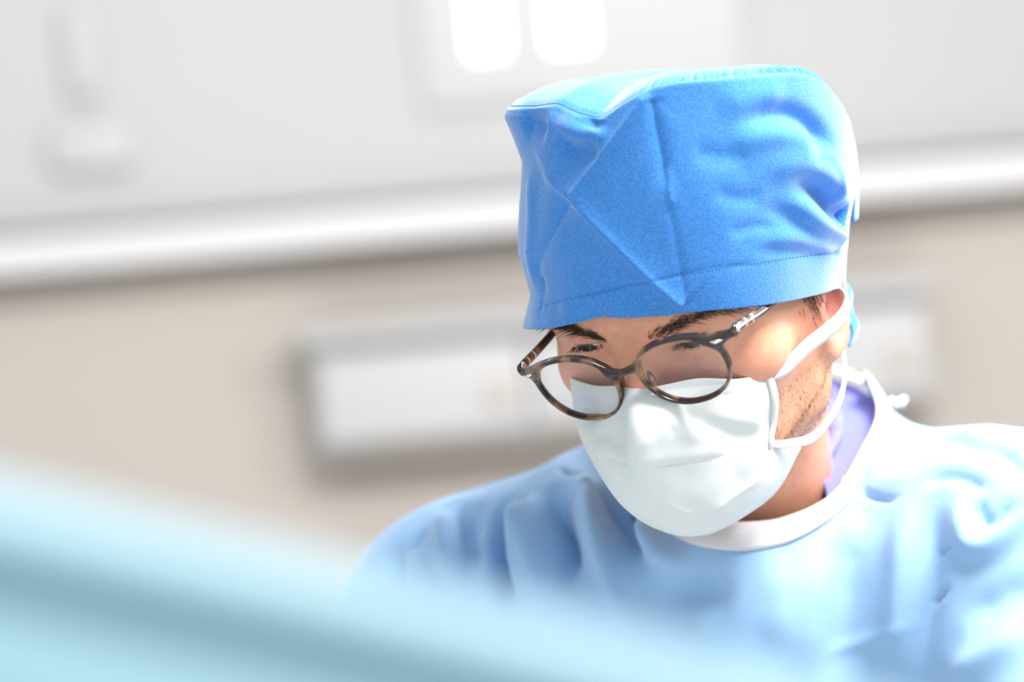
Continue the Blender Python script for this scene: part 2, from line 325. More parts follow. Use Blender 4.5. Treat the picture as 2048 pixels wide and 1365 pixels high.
# ------------------------------------------------------------------ body
EYE = [V3(-.0315, -.0770, .0305), V3(.0315, -.0765, .0265)]; ER = .0122
def head(q):
    ax = np.abs(q[..., 0]); m = np.stack([ax, q[..., 1], q[..., 2]], -1)      # mirrored half
    d = ell(q, (0, .010, .052), (.0745, .097, .080))
    d = smin(d, ell(q, (0, -.046, .045), (.065, .048, .048)), .03)
    d = smin(d, ell(q, (0, -.040, -.012), (.060, .044, .062)), .03)
    d = smin(d, ell(m, (.049, -.054, -.002), (.018, .020, .015)), .025)
    d = smin(d, rc(m, (.060, -.004, .0), (.047, -.010, -.052), .012, .013), .03)
    d = smin(d, rc(m, (.047, -.010, -.052), (.012, -.076, -.076), .0135, .014), .03)
    d = smin(d, ell(q, (0, -.058, -.045), (.040, .037, .040)), .025)
    d = smin(d, sph(q, (0, -.083, -.073), .0145), .02)
    d = smin(d, rc(m, (.010, -.0885, .0410), (.050, -.071, .0410), .0072, .0068), .012)
    d = smax(d, -ell(m, (.033, -.0995, .0255), (.0165, .0155, .0100)), .013)
    d = smin(d, rc(q, (0, -.0875, .024), (0, -.115, -.013), .0070, .0090), .012)
    d = smin(d, sph(m, (.011, -.102, -.0175), .0085), .008)
    d = smin(d, ell(q, (0, -.0965, -.043), (.021, .007, .0042)), .005); d = smin(d, ell(q, (0, -.095, -.0515), (.018, .007, .0050)), .005)
    # lids
    e = m - EYE[1].astype(np.float32); e[..., 2] -= np.where(q[..., 0] < 0, .004, 0).astype(np.float32); er = np.linalg.norm(e, axis=-1)
    d = smin(d, er - .0134, .006)
    el = np.degrees(np.arctan2(e[..., 2], -e[..., 1])); az = np.degrees(np.arctan2(e[..., 0], -e[..., 1]))
    hgt = 9.5 * (1 - (np.clip(az, -50, 50) / 48) ** 2)
    slit = (np.abs(el + 15 + 4 * (az / 48) ** 2) - hgt) * (math.pi / 180 * .0130); slit = np.maximum(slit, er - .016); slit = np.where(e[..., 1] < -.002, slit, .01)
    d = smax(d, -slit, .0012)
    # ears
    c, s = math.cos(.35), math.sin(.35)
    y, z, x = q[..., 1] - .010, q[..., 2] + .011, ax - .0690
    cy, sy = math.cos(.16), math.sin(.16); x, y = cy * x - sy * y, sy * x + cy * y
    y, z = c * y - s * z, s * y + c * z
    eq = np.stack([x, y, z], -1)
    plate = ell(eq, (.001, 0, 0), (.0050, .0150, .026))
    a2 = np.sqrt((y / .0155) ** 2 + (z / .026) ** 2); rim = np.sqrt(((a2 - .93) * .017) ** 2 + (x - .006) ** 2) - .0032
    ear = smin(plate, rim, .004); ear = smax(ear, -ell(eq, (.009, -.002, -.003), (.0070, .0080, .0125)), .005)
    ear = smin(ear, ell(eq, (.002, -.004, -.022), (.005, .008, .008)), .006); ear = smin(ear, ell(eq, (.002, -.0135, -.004), (.004, .004, .006)), .004)
    return smin(d, ear, .006)
NK0, NK1 = H((0, .018, -.050)), Wt(1497, 1130, 1.775)
SCM0, SCM1 = H((.050, .026, -.036)), Wt(1535, 1105, 1.72); SCM2 = H((-.050, .026, -.036)); SCM3 = Wt(1455, 1115, 1.73)
def body(p):
    d = head(toH(p)); k = rc(p, NK0, NK1, .050, .060)
    k = smin(k, rc(p, SCM0, SCM1, .013, .011), .02); k = smin(k, rc(p, SCM2, SCM3, .013, .011), .02)
    k = smin(k, rc(p, H((0, -.045, -.062)), Wt(1470, 1080, 1.725), .018, .022), .03)
    d = smin(d, k, .022)
    return smin(d, torso(p) + .050, .012)
def cut_bottom(fn, z): return lambda p: np.maximum(fn(p), z - p[..., 2])
lo = V3(-.28, 1.50, 1.10); hi = V3(.62, 2.08, 1.76)
v, f = surface(cut_bottom(body, 1.115), lo, hi, .0016)
person = link('person', v, f, MT['skin'], (.12, 1.78, 1.115))
tag(person, 'surgeon in blue cap and gown, head bowed and looking down to one side', 'person')
q = toH(v.astype(np.float32)); ax = np.abs(q[:, 0])
def blob(c, r, mir=True):
    m = np.stack([ax if mir else q[:, 0], q[:, 1], q[:, 2]], 1); return np.exp(-(((m - np.array(c)) / np.array(r)) ** 2).sum(1))
col = np.tile([.74, .345, .215], (len(v), 1))
def mixc(w, c): 
    global col
    col = col * (1 - w[:, None]) + np.array(c) * w[:, None]
mixc(.6 * blob((.045, -.07, -.015), (.025, .03, .02)), (.78, .33, .25)); mixc(.55 * blob((0, -.115, -.008), (.016, .02, .022)), (.72, .26, .19))
mixc(.75 * blob((.078, .014, .004), (.02, .022, .035)), (.80, .30, .25)); mixc(.8 * blob((0, -.10, -.047), (.022, .012, .008)), (.6, .2, .18))
mixc(.5 * blob((.030, -.09, .006), (.018, .02, .008)), (.62, .31, .27)); mixc(.55 * blob((.052, -.025, -.045), (.028, .045, .030)), (.52, .33, .20)); mixc(.6 * blob((0, -.075, -.072), (.05, .04, .028), False), (.5, .32, .2))
ca = person.data.color_attributes.new('tone', 'FLOAT_COLOR', 'POINT'); ca.data.foreach_set('color', np.c_[np.clip(col, 0, 1), np.ones(len(v))].astype(np.float32).ravel())
skin_bvh = BVHTree.FromPolygons(v.tolist(), f.tolist())
def on_skin(ph, dh):                               # cast from a head-frame point along a head-frame direction
    h = skin_bvh.ray_cast(Vector(H(ph)), Vector(HR @ np.asarray(dh, float))); return (None, None) if h[0] is None else (np.array(h[0]), np.array(h[1]))
PR = np.array(person.location)

# eyes
def uvs(c, r, axis, a0, a1, nr=10, ns=28):
    axis = axis / np.linalg.norm(axis); a = np.cross(axis, V3(0.1, 0, 1)); a /= np.linalg.norm(a); b2 = np.cross(axis, a); vv, ff = [], []
    for i in range(nr + 1):
        t = a0 + (a1 - a0) * i / nr
        for j in range(ns): u = 2 * math.pi * j / ns; vv.append(c + r * (math.cos(t) * axis + math.sin(t) * (math.cos(u) * a + math.sin(u) * b2)))
    return np.array(vv), grid_faces(ns, nr + 1, True)
for s, e in zip((-1, 1), EYE):
    ctr = H(e); gaze = HR @ V3(-.10, -math.cos(math.radians(20)), -math.sin(math.radians(20)))
    vv, ff = uvs(ctr, ER, gaze, 0.001, math.pi - .001, 24); eo = link('eye', vv, ff, MT['sclera'], ctr, person)
    vv, ff = uvs(ctr, ER + .0003, gaze, .17, .50, 6); link('iris', vv, ff, MT['iris'], ctr, eo)
    vv, ff = uvs(ctr, ER + .00035, gaze, .001, .18, 4); link('pupil', vv, ff, MT['pupil'], ctr, eo)

# eyebrows, lashes, sideburn and stubble
for s in (-1, 1):
    R_, D_, L_, C_ = [], [], [], []
    for i in range(380):
        t = rng.uniform(0, 1) ** .9; w_ = (.0062 * (1 - .55 * t)) * (1 if t > .12 else .6 + 3 * t)
        x = .012 + .048 * t; z = .0335 + .0110 * math.sin(min(t * 1.15, 1.0) * math.pi / 2) - .005 * max(0, t - .7) / .3 - (.0018 if s > 0 else 0) + rng.normal() * w_ * .42
        p, nn = on_skin((s * x, -.14, z), (0, 1, 0))
        if p is None: continue
        d = HR @ V3(s * (.45 + .55 * t), -.22, .75 * (1 - t) ** 1.5 - .12 * t) + nn * .15 + rng.normal(size=3) * .10
        R_.append(p - nn * .0003); D_.append(d); L_.append(rng.uniform(.006, .0105)); C_.append(HR @ V3(s * .25, .12, -.25))
    vv, ff = strands(R_, D_, L_, .00017, C_); o = link('eyebrow', vv, ff, MT['hair'], H((s * .03, -.085, .036)), person); o['kind'] = 'stuff'; o['label'] = 'dark brown eyebrow hairs'
    R_, D_, L_, C_ = [], [], [], []
    for i in range(60):
        az = rng.uniform(-42, 44); el = -15 - 4 * (az / 48) ** 2 + 9.5 * (1 - (az / 48) ** 2); a_, e_ = math.radians(az), math.radians(el)
        dr = V3(s * math.sin(a_), -math.cos(a_) * math.cos(e_), math.cos(a_) * math.sin(e_)); dr /= np.linalg.norm(dr)
        p = EYE[(s + 1) // 2] + dr * .0136; R_.append(H(p)); D_.append(HR @ (dr * .7 + V3(s * .35 * az / 45, -.2, -.75)) + rng.normal(size=3) * .06); L_.append(rng.uniform(.004, .0062)); C_.append(HR @ V3(0, -.35, .35))
    vv, ff = strands(R_, D_, L_, .00016, C_); o = link('eyelashes', vv, ff, MT['lash'], H(EYE[(s + 1) // 2]), person); o['kind'] = 'stuff'
    R_, D_, L_, C_ = [], [], [], []
    for i in range(110):
        y = rng.normal() * .004 - .012; z = rng.uniform(-.004, .03); p, nn = on_skin((s * .12, y, z), (-s, 0, 0))
        if p is None: continue
        R_.append(p); D_.append(HR @ V3(0, -.2 + rng.normal() * .5, -1) + nn * .5); L_.append(rng.uniform(.005, .013)); C_.append(HR @ rng.normal(size=3) * .3)
    vv, ff = strands(R_, D_, L_, .00016, C_); o = link('sideburn', vv, ff, MT['hair'], H((s * .075, -.014, .01)), person); o['kind'] = 'stuff'; o['label'] = 'brown sideburn hair below the cap'
R_, D_, L_, C_ = [], [], [], []
for i in range(1900):
    s = rng.choice([-1, 1]); y = rng.uniform(-.075, -.004); z = rng.uniform(-.085, -.030); line = i % 4 == 0
    if line: t = rng.uniform(0, 1); y, z = -.008 - .05 * t + rng.normal() * .002, -.040 - .030 * t + rng.normal() * .0015
    p, nn = on_skin((s * .12, y, z), (-s, 0, 0))
    if p is None: continue
    R_.append(p); D_.append(HR @ V3(0, -.5, -1) + nn * .35 + rng.normal(size=3) * .25); L_.append(rng.uniform(.0012, .0028)); C_.append(np.zeros(3))
vv, ff = strands(R_, D_, L_, .00008, C_); o = link('stubble', vv, ff, MT['stubble'], H((0, -.05, -.06)), person); o['kind'] = 'stuff'; o['label'] = 'short brown beard stubble along the jaw'

# ------------------------------------------------------------------ neck opening ring
NECKLINE = np.array([W(x, y, d) for x, y, d in [(1762, 835, 1.80), (1728, 915, 1.77), (1670, 1005, 1.745), (1570, 1058, 1.725), (1450, 1068, 1.715), (1340, 1040, 1.74), (1250, 950, 1.80), (1230, 840, 1.86), (1330, 760, 1.90), (1500, 730, 1.91), (1660, 742, 1.89), (1735, 775, 1.85)]])
RF, RB, RRt, RLf = Wt(1450, 1075, 1.665), Wt(1640, 742, 1.845), Wt(1752, 850, 1.755), Wt(1260, 900, 1.80)
RO = (RF + RB + RRt + RLf) / 4; e1 = (RRt - RLf); e2 = (RF - RB); rn = np.cross(e1, e2); rn /= np.linalg.norm(rn)
if rn[2] < 0: rn = -rn
E1 = e1 / 2; E2 = e2 / 2 - E1 * ((e2 / 2) @ E1) / (E1 @ E1)
def ring_uv(p): q = p - RO; return np.stack([q @ E1 / (E1 @ E1), q @ E2 / (E2 @ E2)], -1), q @ rn
def ring_line(fn, scale, n=160, off=.0):
    out = []
    for i in range(n):
        a = 2 * math.pi * i / n; b0 = RO + scale * (math.cos(a) * E1 + math.sin(a) * E2); ts = np.linspace(.10, -.16, 400); P = b0 + ts[:, None] * rn
        val = fn(P.astype(np.float32)); k = np.argmax(val < 0) if (val < 0).any() else np.argmin(val); out.append(P[k])
    out = np.array(out); 
    for _ in range(3): out = (np.roll(out, 1, 0) + 2 * out + np.roll(out, -1, 0)) / 4
    return out + grad(fn, out) * off
RA = np.linspace(0, 2 * np.pi, 161)
def ring_delta(fn):                                # how far the plain surface is from the wanted neckline, by ring angle
    base = ring_line(fn, 1.0); C = np.vstack([NECKLINE[-2:], NECKLINE, NECKLINE[:3]]); T = spline(C, 1600); uv, _ = ring_uv(T); a = np.arctan2(uv[:, 1], uv[:, 0]) % (2 * np.pi)
    tgt = np.array([T[np.argmin(np.abs((a - x + np.pi) % (2 * np.pi) - np.pi))] for x in RA[:-1]]); return np.vstack([tgt - base, (tgt - base)[:1]])
def fit_neck(p, delta, reach=.45):
    uv, _ = ring_uv(p); a = np.arctan2(uv[:, 1], uv[:, 0]) % (2 * np.pi); g = np.linalg.norm(uv, axis=1); w_ = np.exp(-(np.clip(g - 1, 0, None) / reach) ** 2)
    return p + w_[:, None] * np.stack([np.interp(a, RA, delta[:, k]) for k in range(3)], 1)
def neck_cut(v, f, scale):
    uv, hgt = ring_uv(v); g = np.linalg.norm(uv, axis=1) - scale; inside = (g < 0) & (hgt > -.14)
    keep = ~inside[f].all(1); v2, f2, used = compact(v, f, keep); ins = inside[used]; uv2 = uv[used]
    r_ = np.linalg.norm(uv2[ins], axis=1); v2[ins] += (uv2[ins] / r_[:, None] * (scale - r_)[:, None]) @ np.stack([E1, E2]); return v2, f2
# scrub shirt: a yoke between the neck and the gown
def ribbon_ring(fn, s0, s1, off, bulge, rows=7, n=160):
    vv = []
    for k in range(rows):
        t = k / (rows - 1); vv.append(ring_line(fn, s0 + (s1 - s0) * t, n, off + bulge * math.sin(math.pi * t)))
    return np.concatenate(vv), grid_faces(n, rows, True)
def closed_T(n): C = np.vstack([NECKLINE[-2:], NECKLINE, NECKLINE[:3]]); T = spline(C, (len(C) - 1) * 40 + 1); return T[80:80 + 12 * 40]
T_ = closed_T(0); NC = T_.mean(0); aT = np.arange(480) / 480 * 2 * np.pi       # starts at the image-right side, runs over the front
kin = .56 + .46 * np.exp(-(((aT - 2.05 + np.pi) % (2 * np.pi) - np.pi) / 1.15) ** 8); hin = .004 * np.exp(-((aT - 5.8) / .8) ** 2)
down = rn * -1
B_ = NC + (T_ - NC) * kin[:, None] + UP * hin[:, None] - rn * .004
shirt = thing('scrub_shirt', 'violet blue scrub shirt showing between the neck and the gown collar', 'shirt', (.12, 1.78, 1.30))
rows = [B_ * (1 - t) + (T_ - rn * .007) * t - rn * .004 * math.sin(math.pi * t) for t in np.linspace(0, 1, 8)]
for sc_ in (1.04, 1.08): rows.append(NC + (T_ - NC) * sc_ - rn * (.010 + .09 * (sc_ - 1)))
vv = np.concatenate(rows); sb = link('shirt_yoke', vv, grid_faces(480, len(rows), True), MT['scrub'], (.12, 1.78, 1.30), shirt); solidify(sb, .0012)
vv = np.concatenate([B_ + (T_ - B_) * t + rn * (.0016 * math.sin(math.pi * min(1, t / .3)) + .0006) for t in np.linspace(0, .3, 5)]); c_ = link('collar', vv, grid_faces(480, 5, True), MT['scrub'], (.12, 1.78, 1.30), shirt); solidify(c_, .0012)

# ------------------------------------------------------------------ gown
v, f = surface(cut_bottom(torso, 1.12), lo + V3(0, .02, 0), hi, .0026); keep = v[f][:, :, 2].mean(1) > 1.128; v, f, _ = compact(v, f, keep)
v, f = neck_cut(v, f, 1.0); RD = ring_delta(torso); v = fit_neck(v, RD)
gc = Cloth(v, f)
GOWN_FOLDS = [
    ([(1030, 925), (1018, 985), (1002, 1060), (1005, 1130), (1015, 1260)], .007, -.016), ([(1055, 940), (1052, 1000), (1050, 1050), (1036, 1120), (1030, 1220)], .006, .009), ([(1045, 990), (1052, 1020), (1035, 1050), (1022, 1075)], .0022, -.005),
    ([(1112, 900), (1108, 960), (1112, 1010), (1125, 1080), (1150, 1200)], .008, -.016), ([(1082, 900), (1072, 980), (1066, 1090), (1080, 1220)], .007, .008), ([(1150, 940), (1172, 1000), (1188, 1060), (1215, 1140), (1240, 1280)], .007, .010),
    ([(1200, 960), (1235, 1010), (1262, 1070), (1290, 1160)], .007, -.011), ([(1265, 1020), (1300, 1070), (1340, 1120), (1400, 1190)], .009, .008), ([(1320, 1140), (1400, 1185), (1480, 1215)], .012, -.006),
    ([(1125, 998), (1160, 993), (1197, 982)], .0018, .0028, 'crease'), ([(1100, 878), (1122, 900), (1152, 908)], .0025, -.0030), ([(1112, 935), (1140, 945), (1170, 942)], .0022, -.0028),
    ([(870, 1030), (900, 1010), (935, 995)], .0025, -.0028), ([(820, 1115), (838, 1080), (862, 1055)], .0030, -.0034), ([(840, 1105), (862, 1145), (885, 1200)], .0035, -.0034), ([(925, 1000), (928, 1050), (935, 1100), (955, 1180)], .007, -.008), ([(895, 1020), (895, 1090), (905, 1180)], .007, .006), ([(970, 945), (966, 1000), (962, 1080)], .0035, -.0045),
    ([(1060, 890), (1010, 920), (962, 950)], .0025, -.0025), ([(958, 935), (975, 948)], .002, .004), ([(800, 1090), (790, 1140), (800, 1200)], .006, -.005),
    ([(1720, 972), (1742, 994), (1775, 1000), (1815, 990)], .0020, -.0050, 'ridge', (.15, .5)), ([(1728, 960), (1780, 968), (1840, 950)], .007, .0030), ([(1790, 880), (1760, 930), (1730, 975)], .007, .004), ([(1690, 1010), (1700, 1060), (1690, 1120)], .010, .003),
    ([(1650, 1060), (1635, 1150), (1620, 1250), (1605, 1400)], .014, .006), ([(1700, 1060), (1690, 1200), (1660, 1400)], .013, -.005), ([(1825, 960), (1812, 1060), (1805, 1180), (1795, 1400)], .011, .008), ([(1868, 960), (1862, 1060), (1855, 1180), (1845, 1400)], .010, -.009),
    ([(1840, 985), (1880, 955), (1930, 955), (1985, 990)], .0045, -.0055, 'ridge', (.3, .3)), ([(1940, 960), (1925, 1030), (1935, 1085), (1975, 1095), (2030, 1050), (2100, 960)], .008, .010, 'ridge', (.3, .2)), ([(1945, 985), (1965, 1040), (2000, 1040), (2040, 1000)], .0055, -.006, 'ridge', (.3, .3)), ([(1960, 905), (2000, 905), (2040, 935), (2090, 990)], .005, -.005), ([(1900, 860), (1960, 880), (2030, 900), (2090, 900)], .006, .004),
    ([(1860, 1120), (1885, 1098), (1925, 1088)], .0020, -.0030), ([(1845, 1218), (1875, 1195), (1905, 1168)], .0020, -.0032), ([(1890, 1370), (1960, 1325), (2100, 1240)], .011, .008), ([(1920, 1260), (1990, 1210), (2100, 1150)], .010, -.006),
    ([(1830, 860), (1900, 880), (1980, 920)], .004, -.003), ([(1630, 1320), (1740, 1280), (1850, 1240)], .004, .002), ([(1562, 1090), (1555, 1180), (1540, 1320)], .010, .004)]
for line, w_, a_, *mode in GOWN_FOLDS: gc.fold(line, w_, a_ * (1.9 if line[0][0] < 1500 and w_ > .005 else 1.3 if line[0][0] < 1500 else 1), *(mode or ('ridge', (.4, .4))))
v2 = gc.out(); v2 = v2 + gc.n * (noise3(v2 * V3(1, .6, .35), 60, 3) * .0018 + noise3(v2 * V3(1, .7, .4), 150, 5) * .0005)[:, None]
gown = thing('surgical_gown', 'pale blue surgical gown with white knitted neckband worn by the surgeon', 'gown', (.12, 1.78, 1.12))
gb = link('gown_body', v2, f, MT['gown'], (.12, 1.78, 1.12), gown); solidify(gb, .0012)
vv, ff = ribbon_ring(torso, .96, 1.06, .0022, .0016); vv = fit_neck(vv, RD); nbd = link('neckband', vv, ff, MT['band'], (.12, 1.78, 1.12), gown); solidify(nbd, .0012); nbd['label'] = 'white knitted neckband'
# knot of the neck tie behind the far shoulder
kn = W(1796, 806, 1.86); k_ = None
ang = np.linspace(0, 2 * np.pi, 26); loop = np.stack([kn[0] + .0040 * np.cos(ang) + .001 * np.sin(3 * ang), kn[1] + .003 * np.sin(2 * ang), kn[2] + .0020 * np.sin(2 * ang + .6)], 1)
vv, ff = tube(loop, .0018 + .0004 * np.sin(ang * 2), 10, up=V3(.2, 1, .1)); k_ = link('neck_tie', vv, ff, MT['band'], kn, gown); k_['label'] = 'white tie knot at the back of the collar'

# ------------------------------------------------------------------ surgical cap
NU, NVs, NVc = 480, 170, 70
def per(knots, th): k = np.array(knots, float); return np.interp(np.degrees(th), k[:, 0], k[:, 1]) / 1000
def smooth_per(a, n):
    for _ in range(n): a = (np.roll(a, 1) + 2 * a + np.roll(a, -1)) / 4
    return a
HEM = [(-180, -55), (-130, -52), (-90, -44), (-70, -37), (-50, -28.5), (-30, -19.5), (-20, -14), (-10, -8), (0, -7.7), (10, -6), (30, -2.8), (50, -4), (70, -7.5), (90, -11.8), (110, -19), (130, -28), (180, -55)]
SEAM = [(-180, 75), (-150, 80), (-120, 84), (-90, 88), (-70, 95), (-50, 101), (-30, 107), (-20, 103), (-10, 102), (0, 112), (10, 121), (20, 124), (40, 124.5), (60, 122.5), (70, 119), (80, 112), (90, 100), (100, 89), (110, 81), (130, 76), (180, 75)]
LEFT_T = [(0, 11), (.15, 6), (.35, 12), (.55, 11), (.75, 9), (.87, 14), (.95, 18), (1, 16)]     # stand-off of the far temple side by height, mm
RIGHT_T = [(0, -6), (.2, -5), (.4, -3), (.65, 2), (.85, 0), (1, -3)]
def cap_surface():
    th = np.linspace(-np.pi, np.pi, NU, endpoint=False); rows = []
    sx, sy = np.sin(th), -np.cos(th)            # th=0 is the forehead, th=pi/2 the person's left side
    z0, z1 = smooth_per(per(HEM, th), 6), smooth_per(per(SEAM, th), 6); deg = np.degrees(th)
    lw = np.exp(-((deg + 62) / 38) ** 2); lw1 = np.exp(-((deg + 60) / 22) ** 2); rw = np.exp(-((deg - 105) / 45) ** 2)
    for i in range(NVs):
        t = i / (NVs - 1); lt = np.interp(t, *np.array(LEFT_T).T) / 1000; rt = np.interp(t, *np.array(RIGHT_T).T) / 1000
        add = .0015 + .006 * (1 - t) ** 2 * np.exp(-((deg - 38) / 24) ** 2) + .007 * (1 - t) ** 3 * np.exp(-((deg + 22) / 26) ** 2) + lt * (lw * (1 - t ** 4) + lw1 * t ** 4) + rt * rw + .006 * math.sin(math.pi * t) * np.exp(-((deg - 20) / 60) ** 2)
        rows.append(np.stack([(.086 + add) * sx, .003 + (.107 + add) * sy, z0 + (z1 - z0) * t], 1))
    top = rows[-1]; c = V3(-.008, .004, .108)
    for i in range(1, NVc + 1):
        s = i / NVc; w_ = 1 - s; e_ = 1 - (1 - s) ** 1.6; z = top[:, 2] * (1 - e_) + c[2] * e_ + .007 * math.sin(math.pi * min(1, s * 1.6)) * (s < .625)
        z = z + .0022 * np.sin(np.radians(deg) * 120 + np.sin(np.radians(deg) * 23) * 2) * np.exp(-((s - .06) / .05) ** 2) * np.exp(-((deg - 50) / 42) ** 4)
        rows.append(np.stack([c[0] + (top[:, 0] - c[0]) * w_, c[1] + (top[:, 1] - c[1]) * w_, z], 1))
    return np.concatenate(rows)
cv = cap_surface(); nrow = NVs + NVc
def warp(c, r, d):                                # pulls the cloth round a head-frame point by a head-frame offset
    global cv
    cv = cv + np.exp(-(((cv - np.array(c)) / np.array(r)) ** 2).sum(1))[:, None] * np.array(d)
CAP_WARPS = []
for wv in CAP_WARPS: warp(*wv)
cw = K(cv); cf = grid_faces(NU, nrow, True)
cc = Cloth(cw, cf)
CAP_FOLDS = [
    ([(1300, 182), (1225, 288), (1147, 398)], .012, .0030, 'crease', (.1, .05)), ([(1300, 182), (1225, 288), (1147, 398)], .0022, .0010, 'crease', (.1, .05)), ([(1147, 398), (1105, 470), (1072, 560)], .006, -.0022, 'crease', (.05, .2)),
    ([(1088, 340), (1147, 398), (1225, 480), (1300, 555), (1366, 614)], .013, .0030, 'crease', (.15, .02)), ([(1088, 340), (1147, 398), (1225, 480), (1300, 555), (1366, 614)], .0022, .0011, 'crease', (.1, .02)),
    ([(1303, 195), (1314, 260), (1326, 320), (1332, 385)], .0040, -.0028, 'crease', (.05, .25)), ([(1338, 330), (1340, 380), (1345, 420)], .0020, .0016, 'crease'), ([(1335, 400), (1352, 480), (1366, 560), (1373, 613)], .0025, -.0012, 'crease', (.1, .02)),
    ([(1465, 275), (1500, 245), (1545, 228), (1600, 238), (1648, 280), (1670, 310)], .0065, -.0062, 'ridge', (.4, .3)), ([(1450, 300), (1520, 270), (1590, 275), (1640, 315)], .009, .0040, 'ridge', (.3, .3)), ([(1420, 210), (1500, 195), (1580, 200)], .010, .0025, 'ridge', (.3, .3)),
    ([(1560, 352), (1600, 362), (1635, 385), (1665, 420), (1690, 440)], .0062, -.0085, 'ridge', (.45, .05)), ([(1480, 350), (1560, 330), (1640, 345), (1690, 390)], .009, .0045, 'ridge', (.4, .1)), ([(1540, 390), (1590, 412), (1640, 448), (1685, 462)], .008, .0055, 'ridge', (.35, .05)),
    ([(1500, 415), (1570, 428), (1630, 470), (1682, 480)], .005, -.0022, 'ridge', (.3, .3)), ([(1490, 492), (1550, 478), (1610, 480), (1670, 500)], .006, .0022, 'ridge', (.3, .3)), ([(1500, 502), (1580, 500), (1660, 512)], .004, -.0015, 'ridge'),
    ([(1420, 380), (1480, 398), (1530, 390)], .005, -.0012, 'ridge'), ([(1380, 300), (1440, 315), (1500, 312)], .006, -.0014, 'ridge'), ([(1450, 470), (1500, 455), (1550, 452)], .004, -.0010, 'ridge'),
    ([(1045, 250), (1075, 248), (1105, 262)], .006, -.0045, 'ridge'), ([(1115, 235), (1150, 262), (1190, 270), (1225, 245)], .006, .0040, 'ridge', (.3, .3)), ([(1120, 285), (1170, 300), (1210, 292)], .006, -.0035, 'ridge'), ([(1195, 238), (1190, 262)], .006, -.003, 'ridge'), ([(1120, 215), (1100, 300), (1080, 345)], .010, .0025, 'ridge'),
    ([(1060, 330), (1066, 420), (1062, 520), (1075, 600)], .006, .0020, 'ridge'), ([(1088, 610), (1085, 560), (1078, 640)], .003, -.0020, 'crease'),
    ([(1088, 612), (1180, 590), (1330, 556), (1480, 530), (1640, 508), (1685, 500)], .0018, -.0009, 'crease', (.02, .02)), ([(1110, 625), (1180, 612), (1250, 606)], .006, .0020, 'ridge'), ([(1130, 640), (1200, 622), (1240, 618)], .004, -.002, 'ridge'),
    ([(1636, 300), (1668, 330), (1672, 420)], .004, .0015, 'ridge')]
for line, w_, a_, *mode in CAP_FOLDS: cc.fold(line, w_, a_, *mode)
cc.d -= .0016 * np.exp(-((np.arange(nrow * NU) // NU - (NVs - 1)) / 1.6) ** 2)
cw2 = cc.out(); cw2 = cw2 + cc.n * (noise3(cv, 55, 11) * .0010 + noise3(cv, 130, 12) * .0004)[:, None]
cap = thing('surgical_hat', 'bright blue cotton surgical cap with creases on the surgeon\'s head', 'hat', H((0, .01, .02)))
sidef = cf[:(NVs - 1) * NU]; crownf = cf[(NVs - 1) * NU:]
sv, sf, _ = compact(cw2, sidef, np.ones(len(sidef), bool)); o = link('side_panel', sv, sf, MT['cap'], H((0, .01, .02)), cap); solidify(o, .0010)
sv, sf, _ = compact(cw2, crownf, np.ones(len(crownf), bool)); o = link('crown', sv, sf, MT['cap'], H((0, .01, .12)), cap); solidify(o, .0010)
ST = spline(np.array([cc.hit(*q) + 0 for q in [(1092, 611), (1180, 590), (1255, 572), (1330, 556), (1400, 543), (1480, 530), (1560, 518), (1640, 508), (1672, 503)]]), 190); bv2 = BVHTree.FromPolygons(cw2.tolist(), cf.tolist()); vv, ff = [], []
for i in range(0, 188, 2):
    a_ = np.array(bv2.find_nearest(Vector(ST[i]))[0]); b_ = np.array(bv2.find_nearest(Vector(ST[i] + (ST[i + 1] - ST[i]) * 1.1))[0]); nn = np.array(bv2.find_nearest(Vector(ST[i]))[1]); nn = nn * np.sign(nn @ (a_ - K((0, 0, .03))))
    t_, f_ = tube(np.array([a_ + nn * .0004, (a_ + b_) / 2 + nn * .0009, b_ + nn * .0004]), np.array([.0002, .0003, .0002]), 5); k = len(vv); vv += t_.tolist(); ff += [tuple(x + k for x in q) for q in f_]
o = link('stitching', vv, ff, MT['cap_thread'], H((0, -.09, .06)), cap); o['kind'] = 'stuff'; o['label'] = 'row of blue stitches above the cap hem'
def strip(path, wdir, width, name):
    P = spline(path, 30); wd = wdir / np.linalg.norm(wdir); k = np.linspace(-.5, .5, 5); vv = (P[:, None] + wd * (k * width)[None, :, None]).reshape(-1, 3); o = link(name, vv, grid_faces(5, 30), MT['cap'], P[0], cap); solidify(o, .0014)
def kp(deg, out, z): a = math.radians(deg); return K((math.sin(a) * (.0875 + out), .003 - math.cos(a) * (.1085 + out), z))
def kt(deg): a = math.radians(deg); return KR @ V3(math.cos(a), math.sin(a), 0)
strip([kp(112, -.010, .084), kp(112, -.004, .074), kp(112, .001, .048), kp(112, .001, .020)], kt(112) + KR @ V3(.35, 0, 0), .0095, 'tie_strap')
strip([kp(116, -.010, -.016), kp(116, -.003, -.026), kp(116, -.003, -.036), kp(115, .001, -.046), kp(113, -.001, -.054)], kt(116) + KR @ V3(.5, 0, .25), .0105, 'tie_strap')
CW = cw2.reshape(nrow, NU, 3); CN = vnormals(cw2, cf).reshape(nrow, NU, 3)

